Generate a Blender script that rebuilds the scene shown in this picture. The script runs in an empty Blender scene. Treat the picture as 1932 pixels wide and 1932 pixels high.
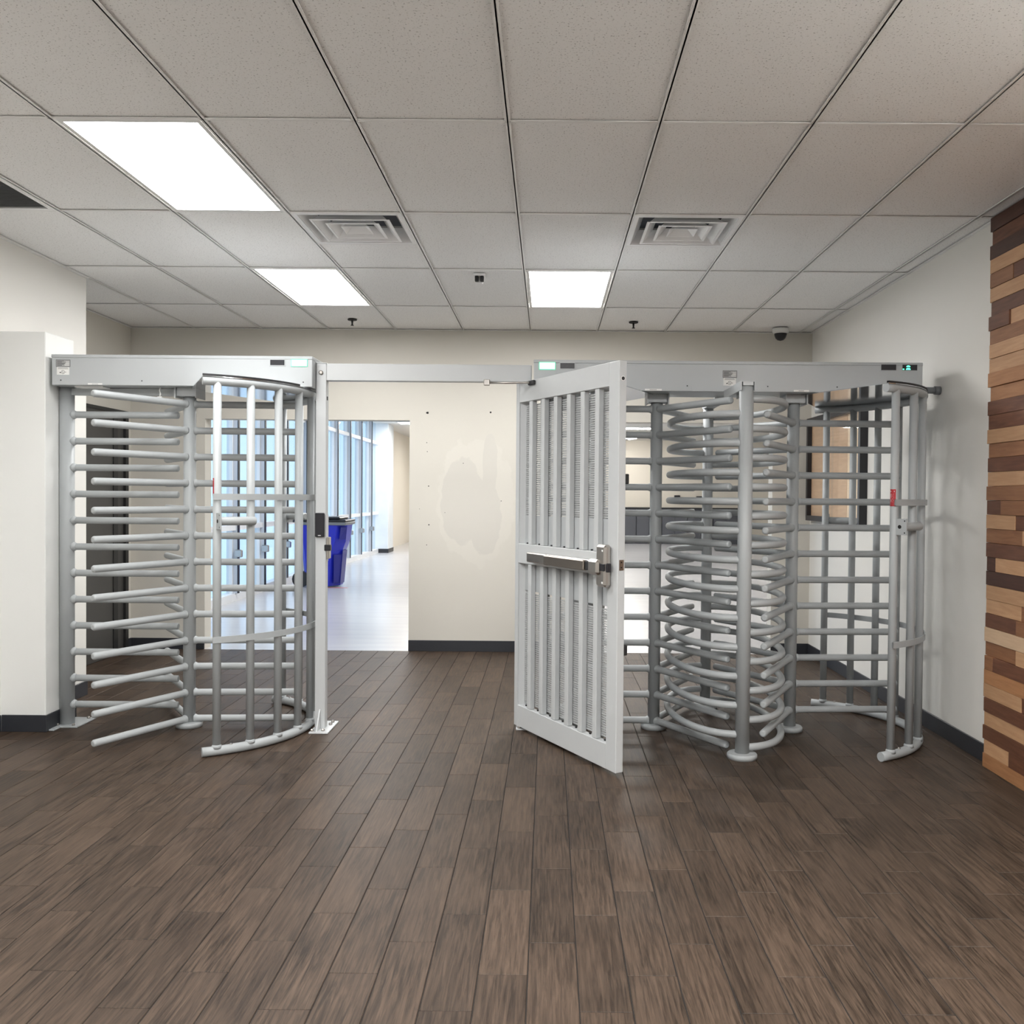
import bpy, math, random
from mathutils import Matrix, Vector
random.seed(7)
D = bpy.data
SC = bpy.context.scene
COL = SC.collection
PI = math.pi

# ------------------------------------------------------------------ camera
HC = 1.4257                      # lens height
CEIL = 2.917                     # ceiling height
FPX, YAW, PITCH, ROLL = 1748.2, .0019, .0178, .0085
def camera():
    fwd = Vector((-math.sin(YAW), math.cos(YAW), 0)); rt = Vector((math.cos(YAW), math.sin(YAW), 0)); up = Vector((0, 0, 1))
    f2 = fwd*math.cos(PITCH) - up*math.sin(PITCH); u2 = up*math.cos(PITCH) + fwd*math.sin(PITCH)
    r3 = rt*math.cos(ROLL) + u2*math.sin(ROLL); u3 = u2*math.cos(ROLL) - rt*math.sin(ROLL)
    cd = D.cameras.new('camera'); co = D.objects.new('camera', cd); COL.objects.link(co)
    m = Matrix.Identity(4)
    for i in range(3):
        m[i][0] = r3[i]; m[i][1] = u3[i]; m[i][2] = -f2[i]
    m[2][3] = HC
    co.matrix_world = m
    cd.sensor_fit = 'HORIZONTAL'; cd.sensor_width = 36.0
    cd.lens = FPX/1932*36.0
    cd.shift_x = -65.0/1932; cd.shift_y = .5/1932
    cd.clip_start = .05; cd.clip_end = 200
    SC.camera = co
camera()

# ------------------------------------------------------------------ sky and exposure
w = D.worlds.new('sky'); SC.world = w; w.use_nodes = True
bg = w.node_tree.nodes['Background']
bg.inputs[0].default_value = (.50, .68, .90, 1); bg.inputs[1].default_value = .72
SC.view_settings.view_transform = 'Standard'; SC.view_settings.look = 'None'
SC.view_settings.gamma = 1.0; SC.view_settings.use_curve_mapping = False
SC.view_settings.exposure = 1.22
LAMP = 15.0                      # ceiling fixtures in the entrance room
HALL_LAMP = 15.0                 # ceiling fixtures in the hall beyond

# ------------------------------------------------------------------ materials
def nodes(name):
    m = D.materials.new(name); m.use_nodes = True
    nt = m.node_tree; b = nt.nodes['Principled BSDF']
    return m, nt, b
def N(nt, t, **kw):
    n = nt.nodes.new(t)
    for k, v in kw.items():
        if k.startswith('i_'): n.inputs[k[2:].replace('_', ' ')].default_value = v
        else: setattr(n, k, v)
    return n
def L(nt, a, b): nt.links.new(a, b)
def rgba(c): return (c[0], c[1], c[2], 1)
def mixc(nt, fac, a, b, mode='MIX'):
    n = nt.nodes.new('ShaderNodeMix'); n.data_type = 'RGBA'; n.blend_type = mode
    for s, v in ((0, fac), (6, a), (7, b)):
        if hasattr(v, 'is_output'): L(nt, v, n.inputs[s])
        elif isinstance(v, (int, float)): n.inputs[s].default_value = v
        else: n.inputs[s].default_value = rgba(v)
    return n.outputs[2]
def simple(name, col, rough=.5, metal=0, var=.06, scale=6, bump=0, bscale=80, spec=None, coat=0):
    m, nt, b = nodes(name)
    tc = N(nt, 'ShaderNodeTexCoord'); nz = N(nt, 'ShaderNodeTexNoise'); nz.inputs['Scale'].default_value = scale; nz.inputs['Detail'].default_value = 4
    L(nt, tc.outputs['Object'], nz.inputs['Vector'])
    c = mixc(nt, nz.outputs[0], [x*(1-var) for x in col], [min(1, x*(1+var)) for x in col])
    L(nt, c, b.inputs['Base Color'])
    b.inputs['Roughness'].default_value = rough; b.inputs['Metallic'].default_value = metal
    if spec is not None: b.inputs['Specular IOR Level'].default_value = spec
    if coat: b.inputs['Coat Weight'].default_value = coat; b.inputs['Coat Roughness'].default_value = .08
    if bump:
        n2 = N(nt, 'ShaderNodeTexNoise'); n2.inputs['Scale'].default_value = bscale; n2.inputs['Detail'].default_value = 3
        L(nt, tc.outputs['Object'], n2.inputs['Vector'])
        bp = N(nt, 'ShaderNodeBump'); bp.inputs['Strength'].default_value = bump; bp.inputs['Distance'].default_value = .004
        L(nt, n2.outputs[0], bp.inputs['Height']); L(nt, bp.outputs[0], b.inputs['Normal'])
    return m
def emit(name, col, s):
    m, nt, b = nodes(name)
    b.inputs['Base Color'].default_value = rgba(col); b.inputs['Emission Color'].default_value = rgba(col); b.inputs['Emission Strength'].default_value = s
    return m

M = {}
M['steel'] = simple('light_grey_powder_coat', (.385, .405, .412), .46, 0, .03, 5, .04, 260)
M['steel_plate'] = simple('grey_painted_sheet', (.44, .46, .47), .38, 0, .02, 3, .03, 300)
M['gate_steel'] = simple('light_grey_steel_brightened', (.52, .535, .54), .40, 0, .03, 5, .04, 260)  # same steel as the bars, colour raised to imitate stronger light
M['canopy'] = simple('polished_sheet', (.62, .64, .66), .10, .85, .03, 3)
M['chrome'] = simple('brushed_nickel', (.50, .47, .44), .28, 1, .08, 20)
M['chrome_warm'] = simple('satin_push_rail', (.30, .26, .225), .36, 1, .10, 14)
M['black'] = simple('black_plastic', (.012, .012, .016), .35, 0, .1)
M['rubber'] = simple('dark_rubber', (.02, .02, .022), .6, 0, .1)
M['hole'] = simple('dark_hole', (.01, .01, .01), .9)
M['wall'] = simple('white_wall_paint', (.78, .765, .725), .75, 0, .02, 2, .12, 180)
M['wall_beige'] = None
M['pillar'] = simple('pale_pillar_paint', (.77, .775, .755), .65, 0, .015, 2, .08, 180)
M['vinyl'] = simple('charcoal_vinyl_base', (.028, .030, .036), .42, 0, .08, 8)
M['grout'] = simple('dark_grout', (.012, .009, .007), .9)
M['tee'] = simple('white_ceiling_tee', (.86, .855, .84), .55)
M['plenum'] = simple('dark_plenum', (.25, .24, .23), .9)
M['white'] = simple('white_enamel', (.78, .78, .76), .4)
M['vent_metal'] = simple('vent_enamel', (.88, .88, .88), .4)
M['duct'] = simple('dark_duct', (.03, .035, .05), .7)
M['lens'] = emit('lit_lens', (1, .995, .985), LAMP*.84)
M['lens_dim'] = emit('lit_lens_dimmed_zone', (1, .995, .985), LAMP*.60)
M['lens_added'] = emit('lit_lens_added_panels', (1, .995, .985), LAMP*1.02)  # lens of the added panels behind the camera
M['hall_lens'] = emit('lit_hall_lens', (1, .975, .93), HALL_LAMP)
M['green'] = emit('lit_green_display', (.10, .95, .55), 1.0)
M['white_green'] = emit('lit_white_green_display', (.45, 1, .75), .78)
M['green_edge'] = emit('glowing_green_bezel', (.12, .62, .36), .30)
M['red'] = simple('red_sticker', (.42, .02, .03), .4)
M['paper'] = simple('label_paper', (.80, .80, .78), .6)
M['label_grey'] = simple('label_grey', (.38, .38, .38), .6)
M['label_dark'] = simple('label_ink', (.06, .06, .06), .6)
M['hall_floor'] = None
M['hall_wall'] = simple('cream_hall_paint', (.82, .76, .66), .7, 0, .02, 1)
M['hall_column'] = simple('pale_column_paint', (.74, .77, .79), .6)
M['hall_ceiling'] = simple('hall_ceiling', (.72, .70, .66), .8)
M['mullion'] = simple('white_aluminium', (.72, .74, .76), .4)
M['mullion_grey'] = simple('grey_aluminium', (.50, .52, .56), .4)
M['conduit'] = simple('dull_grey_metal', (.16, .17, .18), .45)
M['fin'] = simple('grey_grille_fin', (.20, .205, .21), .5)
M['bin'] = simple('blue_bin_plastic', (.012, .02, .42), .35, 0, .05, 4)
M['bin_shade'] = simple('shaded_blue_bin_plastic', (.008, .012, .20), .4, 0, .05, 4)  # darker blue painting the shade of the moulded recesses
M['cabinet'] = simple('slate_cabinet', (.10, .105, .12), .5)
M['counter'] = simple('black_counter', (.02, .02, .022), .3)
M['door_dark'] = simple('dark_grey_door', (.060, .058, .054), .45)
M['door_frame'] = simple('black_door_frame', (.018, .018, .018), .45)
M['cork'] = None
M['red_tape'] = simple('red_floor_tape', (.5, .04, .05), .5)

def m_beige():
    m, nt, b = nodes('beige_wall_paint')
    tc = N(nt, 'ShaderNodeTexCoord')
    nz = N(nt, 'ShaderNodeTexNoise'); nz.inputs['Scale'].default_value = 1.2
    L(nt, tc.outputs['Object'], nz.inputs['Vector'])
    base = mixc(nt, nz.outputs[0], (.60, .575, .515), (.645, .615, .555))
    # plaster repair: an upright ragged oval at x -.67, z 1.42, with a neck going up
    def ell(cx, cz, rx, rz, amp):
        mp = N(nt, 'ShaderNodeMapping'); mp.vector_type = 'POINT'
        mp.inputs['Location'].default_value = (-cx/rx, 0, -cz/rz); mp.inputs['Scale'].default_value = (1/rx, 0, 1/rz)
        L(nt, tc.outputs['Object'], mp.inputs[0])
        ln = N(nt, 'ShaderNodeVectorMath', operation='LENGTH'); L(nt, mp.outputs[0], ln.inputs[0])
        n2 = N(nt, 'ShaderNodeTexNoise'); n2.inputs['Scale'].default_value = 9; n2.inputs['Detail'].default_value = 6
        L(nt, tc.outputs['Object'], n2.inputs['Vector'])
        ma = N(nt, 'ShaderNodeMath', operation='MULTIPLY_ADD'); L(nt, n2.outputs[0], ma.inputs[0]); ma.inputs[1].default_value = amp; L(nt, ln.outputs['Value'], ma.inputs[2])
        r = N(nt, 'ShaderNodeMapRange'); r.inputs['From Min'].default_value = 1+amp*.5; r.inputs['From Max'].default_value = .96+amp*.5
        L(nt, ma.outputs[0], r.inputs['Value']); return r.outputs[0]
    halo = ell(-.66, 1.37, .36, .58, .5)
    c1 = mixc(nt, halo, base, (.645, .617, .557))
    o1 = ell(-.78, 1.37, .20, .40, .35); o2 = ell(-.58, 1.22, .155, .34, .4); o3 = ell(-.535, 1.70, .07, .30, .5)
    mx = N(nt, 'ShaderNodeMath', operation='MAXIMUM'); L(nt, o1, mx.inputs[0]); L(nt, o2, mx.inputs[1])
    mx2 = N(nt, 'ShaderNodeMath', operation='MAXIMUM'); L(nt, mx.outputs[0], mx2.inputs[0]); L(nt, o3, mx2.inputs[1])
    c2 = mixc(nt, mx2.outputs[0], c1, (.598, .573, .522))
    L(nt, c2, b.inputs['Base Color']); b.inputs['Roughness'].default_value = .75
    n3 = N(nt, 'ShaderNodeTexNoise'); n3.inputs['Scale'].default_value = 160
    L(nt, tc.outputs['Object'], n3.inputs['Vector'])
    bp = N(nt, 'ShaderNodeBump'); bp.inputs['Strength'].default_value = .1; bp.inputs['Distance'].default_value = .004
    L(nt, n3.outputs[0], bp.inputs['Height']); L(nt, bp.outputs[0], b.inputs['Normal'])
    return m
M['wall_beige'] = m_beige()

def m_plank():
    m, nt, b = nodes('brown_wood_look_tile')
    tc = N(nt, 'ShaderNodeTexCoord'); oi = N(nt, 'ShaderNodeObjectInfo'); ge = N(nt, 'ShaderNodeNewGeometry')
    ad = N(nt, 'ShaderNodeMath', operation='ADD'); L(nt, oi.outputs['Random'], ad.inputs[0]); L(nt, ge.outputs['Random Per Island'], ad.inputs[1])
    fr = N(nt, 'ShaderNodeMath', operation='FRACT'); L(nt, ad.outputs[0], fr.inputs[0])
    off = N(nt, 'ShaderNodeVectorMath', operation='SCALE'); off.inputs[0].default_value = (31, 17, 9); L(nt, fr.outputs[0], off.inputs['Scale'])
    add = N(nt, 'ShaderNodeVectorMath', operation='ADD'); L(nt, tc.outputs['Object'], add.inputs[0]); L(nt, off.outputs[0], add.inputs[1])
    mp = N(nt, 'ShaderNodeMapping'); mp.inputs['Scale'].default_value = (110, 5.5, 1); L(nt, add.outputs[0], mp.inputs[0])
    g1 = N(nt, 'ShaderNodeTexNoise'); g1.inputs['Scale'].default_value = 1; g1.inputs['Detail'].default_value = 7; g1.inputs['Roughness'].default_value = .65; g1.inputs['Distortion'].default_value = .5
    L(nt, mp.outputs[0], g1.inputs['Vector'])
    mp2 = N(nt, 'ShaderNodeMapping'); mp2.inputs['Scale'].default_value = (6, 2.2, 1); L(nt, add.outputs[0], mp2.inputs[0])
    g2 = N(nt, 'ShaderNodeTexNoise'); g2.inputs['Scale'].default_value = 1; g2.inputs['Detail'].default_value = 3
    L(nt, mp2.outputs[0], g2.inputs['Vector'])
    r1 = N(nt, 'ShaderNodeMapRange'); r1.inputs['From Min'].default_value = .38; r1.inputs['From Max'].default_value = .68; L(nt, g1.outputs[0], r1.inputs['Value'])
    r2 = N(nt, 'ShaderNodeMapRange'); r2.inputs['From Min'].default_value = .35; r2.inputs['From Max'].default_value = .66; L(nt, g2.outputs[0], r2.inputs['Value'])
    c = mixc(nt, r2.outputs[0], (.017, .0108, .0070), (.044, .029, .020))
    c = mixc(nt, r1.outputs[0], c, (.122, .083, .058)); 
    n = c.node; n.inputs[0].default_value = .0
    ml = N(nt, 'ShaderNodeMath', operation='MULTIPLY'); L(nt, r1.outputs[0], ml.inputs[0]); ml.inputs[1].default_value = .62
    L(nt, ml.outputs[0], n.inputs[0])
    hs = N(nt, 'ShaderNodeHueSaturation'); rv = N(nt, 'ShaderNodeMapRange'); rv.inputs['To Min'].default_value = .84; rv.inputs['To Max'].default_value = 1.17
    L(nt, fr.outputs[0], rv.inputs['Value']); L(nt, rv.outputs[0], hs.inputs['Value']); L(nt, c, hs.inputs['Color'])
    L(nt, hs.outputs[0], b.inputs['Base Color'])
    rr = N(nt, 'ShaderNodeMapRange'); rr.inputs['To Min'].default_value = .42; rr.inputs['To Max'].default_value = .58; L(nt, g1.outputs[0], rr.inputs['Value']); L(nt, rr.outputs[0], b.inputs['Roughness']); b.inputs['Specular IOR Level'].default_value = .24
    bp = N(nt, 'ShaderNodeBump'); bp.inputs['Strength'].default_value = .28; bp.inputs['Distance'].default_value = .002
    L(nt, g1.outputs[0], bp.inputs['Height']); L(nt, bp.outputs[0], b.inputs['Normal'])
    return m
M['plank'] = m_plank()

def m_wood(name, a, bcol):
    m, nt, b = nodes(name)
    tc = N(nt, 'ShaderNodeTexCoord'); oi = N(nt, 'ShaderNodeObjectInfo')
    off = N(nt, 'ShaderNodeVectorMath', operation='SCALE'); off.inputs[0].default_value = (3, 23, 11); L(nt, oi.outputs['Random'], off.inputs['Scale'])
    add = N(nt, 'ShaderNodeVectorMath', operation='ADD'); L(nt, tc.outputs['Object'], add.inputs[0]); L(nt, off.outputs[0], add.inputs[1])
    mp = N(nt, 'ShaderNodeMapping'); mp.inputs['Scale'].default_value = (20, 6, 60); L(nt, add.outputs[0], mp.inputs[0])
    g = N(nt, 'ShaderNodeTexNoise'); g.inputs['Scale'].default_value = 1; g.inputs['Detail'].default_value = 6; g.inputs['Distortion'].default_value = .4
    L(nt, mp.outputs[0], g.inputs['Vector'])
    r = N(nt, 'ShaderNodeMapRange'); r.inputs['From Min'].default_value = .3; r.inputs['From Max'].default_value = .7; L(nt, g.outputs[0], r.inputs['Value'])
    c = mixc(nt, r.outputs[0], a, bcol)
    hs = N(nt, 'ShaderNodeHueSaturation'); rv = N(nt, 'ShaderNodeMapRange'); rv.inputs['To Min'].default_value = .88; rv.inputs['To Max'].default_value = 1.12
    L(nt, oi.outputs['Random'], rv.inputs['Value']); L(nt, rv.outputs[0], hs.inputs['Value']); L(nt, c, hs.inputs['Color'])
    L(nt, hs.outputs[0], b.inputs['Base Color']); b.inputs['Roughness'].default_value = .55
    bp = N(nt, 'ShaderNodeBump'); bp.inputs['Strength'].default_value = .2; bp.inputs['Distance'].default_value = .002
    L(nt, g.outputs[0], bp.inputs['Height']); L(nt, bp.outputs[0], b.inputs['Normal'])
    return m
WOOD = {'V': m_wood('very_dark_wood', (.050, .018, .010), (.085, .032, .018)),
        'D': m_wood('dark_red_wood', (.105, .038, .018), (.17, .068, .034)),
        'M': m_wood('mid_brown_wood', (.21, .090, .038), (.30, .14, .065)),
        'O': m_wood('orange_brown_wood', (.33, .15, .062), (.42, .205, .092)),
        'L': m_wood('light_tan_wood', (.44, .245, .125), (.54, .32, .175)),
        'P': m_wood('pale_wood', (.52, .36, .23), (.60, .43, .28))}
M['cork'] = m_wood('tan_cork', (.60, .39, .23), (.70, .48, .30))
M['cork_pale'] = m_wood('pale_tan_cork', (.76, .58, .40), (.84, .67, .48))

def m_tile():
    m, nt, b = nodes('fissured_ceiling_tile')
    tc = N(nt, 'ShaderNodeTexCoord'); oi = N(nt, 'ShaderNodeObjectInfo')
    off = N(nt, 'ShaderNodeVectorMath', operation='SCALE'); off.inputs[0].default_value = (13, 29, 0); L(nt, oi.outputs['Random'], off.inputs['Scale'])
    add = N(nt, 'ShaderNodeVectorMath', operation='ADD'); L(nt, tc.outputs['Object'], add.inputs[0]); L(nt, off.outputs[0], add.inputs[1])
    v = N(nt, 'ShaderNodeTexNoise'); v.inputs['Scale'].default_value = 130; v.inputs['Detail'].default_value = 2
    L(nt, add.outputs[0], v.inputs['Vector'])
    r = N(nt, 'ShaderNodeMapRange'); r.inputs['From Min'].default_value = .61; r.inputs['From Max'].default_value = .70; L(nt, v.outputs[0], r.inputs['Value'])
    c = mixc(nt, r.outputs[0], (.92, .915, .905), (.50, .49, .48))
    L(nt, c, b.inputs['Base Color']); b.inputs['Roughness'].default_value = .95; b.inputs['Specular IOR Level'].default_value = .1
    n2 = N(nt, 'ShaderNodeTexNoise'); n2.inputs['Scale'].default_value = 260; L(nt, add.outputs[0], n2.inputs['Vector'])
    bp = N(nt, 'ShaderNodeBump'); bp.inputs['Strength'].default_value = .3; bp.inputs['Distance'].default_value = .003
    L(nt, n2.outputs[0], bp.inputs['Height']); L(nt, bp.outputs[0], b.inputs['Normal'])
    return m
M['tile'] = m_tile()

def m_hall_floor():
    m, nt, b = nodes('polished_grey_vinyl_floor')
    tc = N(nt, 'ShaderNodeTexCoord')
    mp = N(nt, 'ShaderNodeMapping'); mp.inputs['Scale'].default_value = (.8, 5, 1); L(nt, tc.outputs['Object'], mp.inputs[0])
    g = N(nt, 'ShaderNodeTexNoise'); g.inputs['Scale'].default_value = 1.5; g.inputs['Detail'].default_value = 6; L(nt, mp.outputs[0], g.inputs['Vector'])
    c = mixc(nt, g.outputs[0], (.46, .46, .49), (.57, .565, .57))
    L(nt, c, b.inputs['Base Color']); b.inputs['Roughness'].default_value = .22
    bp = N(nt, 'ShaderNodeBump'); bp.inputs['Strength'].default_value = .05; L(nt, g.outputs[0], bp.inputs['Height']); L(nt, bp.outputs[0], b.inputs['Normal'])
    return m
M['hall_floor'] = m_hall_floor()

def m_glass(name, tint, refl):
    m, nt, b = nodes(name); nt.nodes.remove(b)
    t = N(nt, 'ShaderNodeBsdfTransparent'); t.inputs[0].default_value = rgba(tint)
    g = N(nt, 'ShaderNodeBsdfGlossy'); g.inputs['Roughness'].default_value = .02
    lw = N(nt, 'ShaderNodeLayerWeight'); pw = N(nt, 'ShaderNodeMath', operation='POWER'); L(nt, lw.outputs['Facing'], pw.inputs[0]); pw.inputs[1].default_value = 5
    f = N(nt, 'ShaderNodeMath', operation='MULTIPLY_ADD'); L(nt, pw.outputs[0], f.inputs[0]); f.inputs[1].default_value = refl; f.inputs[2].default_value = .02
    mx = N(nt, 'ShaderNodeMixShader'); L(nt, f.outputs[0], mx.inputs[0]); L(nt, t.outputs[0], mx.inputs[1]); L(nt, g.outputs[0], mx.inputs[2])
    L(nt, mx.outputs[0], nt.nodes['Material Output'].inputs[0])
    return m
M['glass'] = m_glass('window_glass', (.93, .97, .99), .45)
M['case_glass'] = m_glass('case_glass', (.99, .99, .99), .40)

# ------------------------------------------------------------------ mesh builder
class MB:
    def __init__(s): s.v = []; s.f = []; s.sm = []
    def box(s, x0, x1, y0, y1, z0, z1):
        return s.obox(Vector(((x0+x1)/2, (y0+y1)/2, (z0+z1)/2)), (1, 0, 0), (0, 1, 0), (0, 0, 1), abs(x1-x0)/2, abs(y1-y0)/2, abs(z1-z0)/2)
    def obox(s, c, ax, ay, az, hx, hy, hz):
        c = Vector(c); ax = Vector(ax); ay = Vector(ay); az = Vector(az); b = len(s.v)
        for k in (-1, 1):
            for (i, j) in ((-1, -1), (1, -1), (1, 1), (-1, 1)): s.v.append(c + ax*hx*i + ay*hy*j + az*hz*k)
        for q in ((3, 2, 1, 0), (4, 5, 6, 7), (0, 1, 5, 4), (1, 2, 6, 5), (2, 3, 7, 6), (3, 0, 4, 7)):
            s.f.append([b+i for i in q]); s.sm.append(False)
        return s
    def bbox(s, x0, x1, y0, y1, z0, z1, c):
        """box with bevelled vertical/top edges (chamfer c on all 12 edges)"""
        b = len(s.v); xs = (x0, x1); ys = (y0, y1); zs = (z0, z1); idx = {}
        for i in (0, 1):
            for j in (0, 1):
                for k in (0, 1):
                    sx, sy, sz = (c if i == 0 else -c), (c if j == 0 else -c), (c if k == 0 else -c)
                    for n, p in enumerate(((0, sy, sz), (sx, 0, sz), (sx, sy, 0))):
                        idx[i, j, k, n] = len(s.v); s.v.append(Vector((xs[i]+p[0], ys[j]+p[1], zs[k]+p[2])))
        def F(*a): s.f.append([idx[q] for q in a]); s.sm.append(False)
        F((0,0,0,0),(0,0,1,0),(0,1,1,0),(0,1,0,0)); F((1,0,0,0),(1,1,0,0),(1,1,1,0),(1,0,1,0))
        F((0,0,0,1),(1,0,0,1),(1,0,1,1),(0,0,1,1)); F((0,1,0,1),(0,1,1,1),(1,1,1,1),(1,1,0,1))
        F((0,0,0,2),(0,1,0,2),(1,1,0,2),(1,0,0,2)); F((0,0,1,2),(1,0,1,2),(1,1,1,2),(0,1,1,2))
        for i in (0, 1):
            for j in (0, 1):
                F((i,j,0,0),(i,j,0,1),(i,j,1,1),(i,j,1,0)); F((i,0,j,0),(i,0,j,2),(i,1,j,2),(i,1,j,0)); F((0,i,j,1),(0,i,j,2),(1,i,j,2),(1,i,j,1))
                for k in (0, 1): F((i,j,k,0),(i,j,k,1),(i,j,k,2))
        return s
    def tube(s, path, r, n=14, up=None):
        """tube along path; r = number or list; closed ends"""
        P = [Vector(p) for p in path]; R = r if isinstance(r, (list, tuple)) else [r]*len(P)
        T = []
        for i in range(len(P)):
            a = P[max(0, i-1)]; c = P[min(len(P)-1, i+1)]; t = (c-a)
            T.append(t.normalized() if t.length > 1e-9 else Vector((0, 0, 1)))
        u = Vector(up) if up else (Vector((0, 0, 1)) if abs(T[0].z) < .9 else Vector((1, 0, 0)))
        b0 = len(s.v)
        for i, p in enumerate(P):
            u = (u - T[i]*u.dot(T[i])).normalized(); w_ = T[i].cross(u)
            for k in range(n):
                a = 2*PI*k/n; s.v.append(p + (u*math.cos(a) + w_*math.sin(a))*R[i])
        for i in range(len(P)-1):
            for k in range(n):
                k2 = (k+1) % n
                s.f.append([b0+i*n+k, b0+i*n+k2, b0+(i+1)*n+k2, b0+(i+1)*n+k]); s.sm.append(True)
        s.f.append([b0+k for k in reversed(range(n))]); s.sm.append(False)
        e = b0+(len(P)-1)*n; s.f.append([e+k for k in range(n)]); s.sm.append(False)
        return s
    def rod(s, a, b, r, n=14, cap=.006):
        """straight rod with softly rounded ends"""
        a = Vector(a); b = Vector(b); t = (b-a).normalized()
        return s.tube([a, a+t*cap*.4, a+t*cap, b-t*cap, b-t*cap*.4, b], [r-cap, r-cap*.35, r, r, r-cap*.35, r-cap], n)
    def lathe(s, c, prof, n=20):
        c = Vector(c); b0 = len(s.v)
        for (r, z) in prof:
            for k in range(n): s.v.append(c + Vector((r*math.cos(2*PI*k/n), r*math.sin(2*PI*k/n), z)))
        for i in range(len(prof)-1):
            for k in range(n):
                k2 = (k+1) % n; s.f.append([b0+i*n+k, b0+i*n+k2, b0+(i+1)*n+k2, b0+(i+1)*n+k]); s.sm.append(abs(prof[i][0]-prof[i+1][0]) < .6*abs(prof[i][1]-prof[i+1][1])+1e-6)
        s.f.append([b0+k for k in reversed(range(n))]); s.sm.append(False)
        e = b0+(len(prof)-1)*n; s.f.append([e+k for k in range(n)]); s.sm.append(False)
        return s
    def prism(s, poly, off):
        """polygon (3-d points, planar) extruded by vector off"""
        b = len(s.v); n = len(poly); off = Vector(off)
        for p in poly: s.v.append(Vector(p))
        for p in poly: s.v.append(Vector(p)+off)
        s.f.append([b+i for i in reversed(range(n))]); s.sm.append(False); s.f.append([b+n+i for i in range(n)]); s.sm.append(False)
        for i in range(n):
            j = (i+1) % n; s.f.append([b+i, b+j, b+n+j, b+n+i]); s.sm.append(False)
        return s
    def quad(s, *p):
        b = len(s.v); s.v += [Vector(q) for q in p]; s.f.append([b+i for i in range(len(p))]); s.sm.append(False); return s
    def mesh(s, name, mat):
        me = D.meshes.new(name); me.from_pydata([tuple(v) for v in s.v], [], s.f); me.polygons.foreach_set('use_smooth', s.sm)
        me.materials.append(M[mat] if isinstance(mat, str) else mat); me.update(); return me
    def build(s, name, mat, parent=None, **kw): return put(name, s.mesh(name, mat), parent, None, **kw)

WM = {}
def put(name, data, parent=None, mw=None, label=None, cat=None, group=None, kind=None):
    o = D.objects.new(name, data); COL.objects.link(o); mw = mw or Matrix.Identity(4)
    if parent is not None:
        o.parent = parent; o.matrix_local = WM[parent.name].inverted() @ mw
    else: o.matrix_world = mw
    WM[o.name] = mw.copy()
    for k, v in (('label', label), ('category', cat), ('group', group), ('kind', kind)):
        if v: o[k] = v
    return o
def thing(name, loc, label, cat, group=None): return put(name, None, None, Matrix.Translation(loc), label, cat, group)
def T(*p): return Matrix.Translation(p)
def RZ(a): return Matrix.Rotation(a, 4, 'Z')
def copy_tree(src, mw, label=None, group=None):
    """copy of a top-level thing with its parts and sub-parts, shifted to mw"""
    delta = mw @ WM[src.name].inverted()
    def rec(o, par):
        c = o.copy(); COL.objects.link(c); WM[c.name] = delta @ WM[o.name]
        if par is not None: c.parent = par; c.matrix_local = WM[par.name].inverted() @ WM[c.name]
        else: c.matrix_world = WM[c.name]
        for ch in [q for q in list(o.children)]: rec(ch, c)
        return c
    r = rec(src, None)
    if label: r['label'] = label
    if group: r['group'] = group
    return r

# ================================================================== ROOM SHELL
XR, XL, XREC, YL, YB, YF = 2.38, -3.24, -3.80, 6.49, 8.425, -5.0
WT = .155
OP1 = (-3.125, -1.265); OP2 = (.30, 2.035); OPZ = 2.10
S = dict(kind='structure')

# ---- floor: a grout bed with every plank a tile of its own
FL = MB().box(XREC, XR+.02, YF, YB, -.06, -.0025).build('floor', 'grout', **S)
PW, PL = .1485, .5905
full = MB().bbox(-PW/2+.0018, PW/2-.0018, -PL/2+.0011, PL/2-.0011, -.012, 0, .0014).mesh('plank', 'plank')
cells = []
k0 = -.198
for i in range(-25, 19):
    xa = k0 + i*PW; xb = xa+PW
    ph = (3.717 + .197*(i+1)) % PL
    for j in range(0, 16):
        ya = ph + j*PL; yb = ya+PL
        x0, x1, y0, y1 = max(xa, XREC if (ya+yb)/2 > YL else XL), min(xb, XR), max(ya, .9), min(yb, YB)
        if x1-x0 < .02 or y1-y0 < .03: continue
        cells.append((x0, x1, y0, y1))
def in_view(c):
    x, y = (c[0]+c[1])/2, (c[2]+c[3])/2
    return y > 2.25 and -1.05*966*1.07/1748*y-.12 < x < .95*901/1748*y*1.06+.12
vis = sorted([c for c in cells if in_view(c)], key=lambda c: c[2])
rest = vis[296:] + [c for c in cells if not in_view(c)]
for (x0, x1, y0, y1) in vis[:296]:
    if abs(x1-x0-PW) < 1e-4 and abs(y1-y0-PL) < 1e-4: me = full
    else: me = MB().bbox(-(x1-x0)/2+.0018, (x1-x0)/2-.0018, -(y1-y0)/2+.0011, (y1-y0)/2-.0011, -.012, 0, .0014).mesh('plank', 'plank')
    put('plank', me, FL, T((x0+x1)/2, (y0+y1)/2, 0))
mb = MB()
for (x0, x1, y0, y1) in rest: mb.bbox(x0+.0018, x1-.0018, y0+.0011, y1-.0011, -.012, 0, .0014)
mb.build('far_planks', 'plank', FL, kind='stuff')

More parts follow.
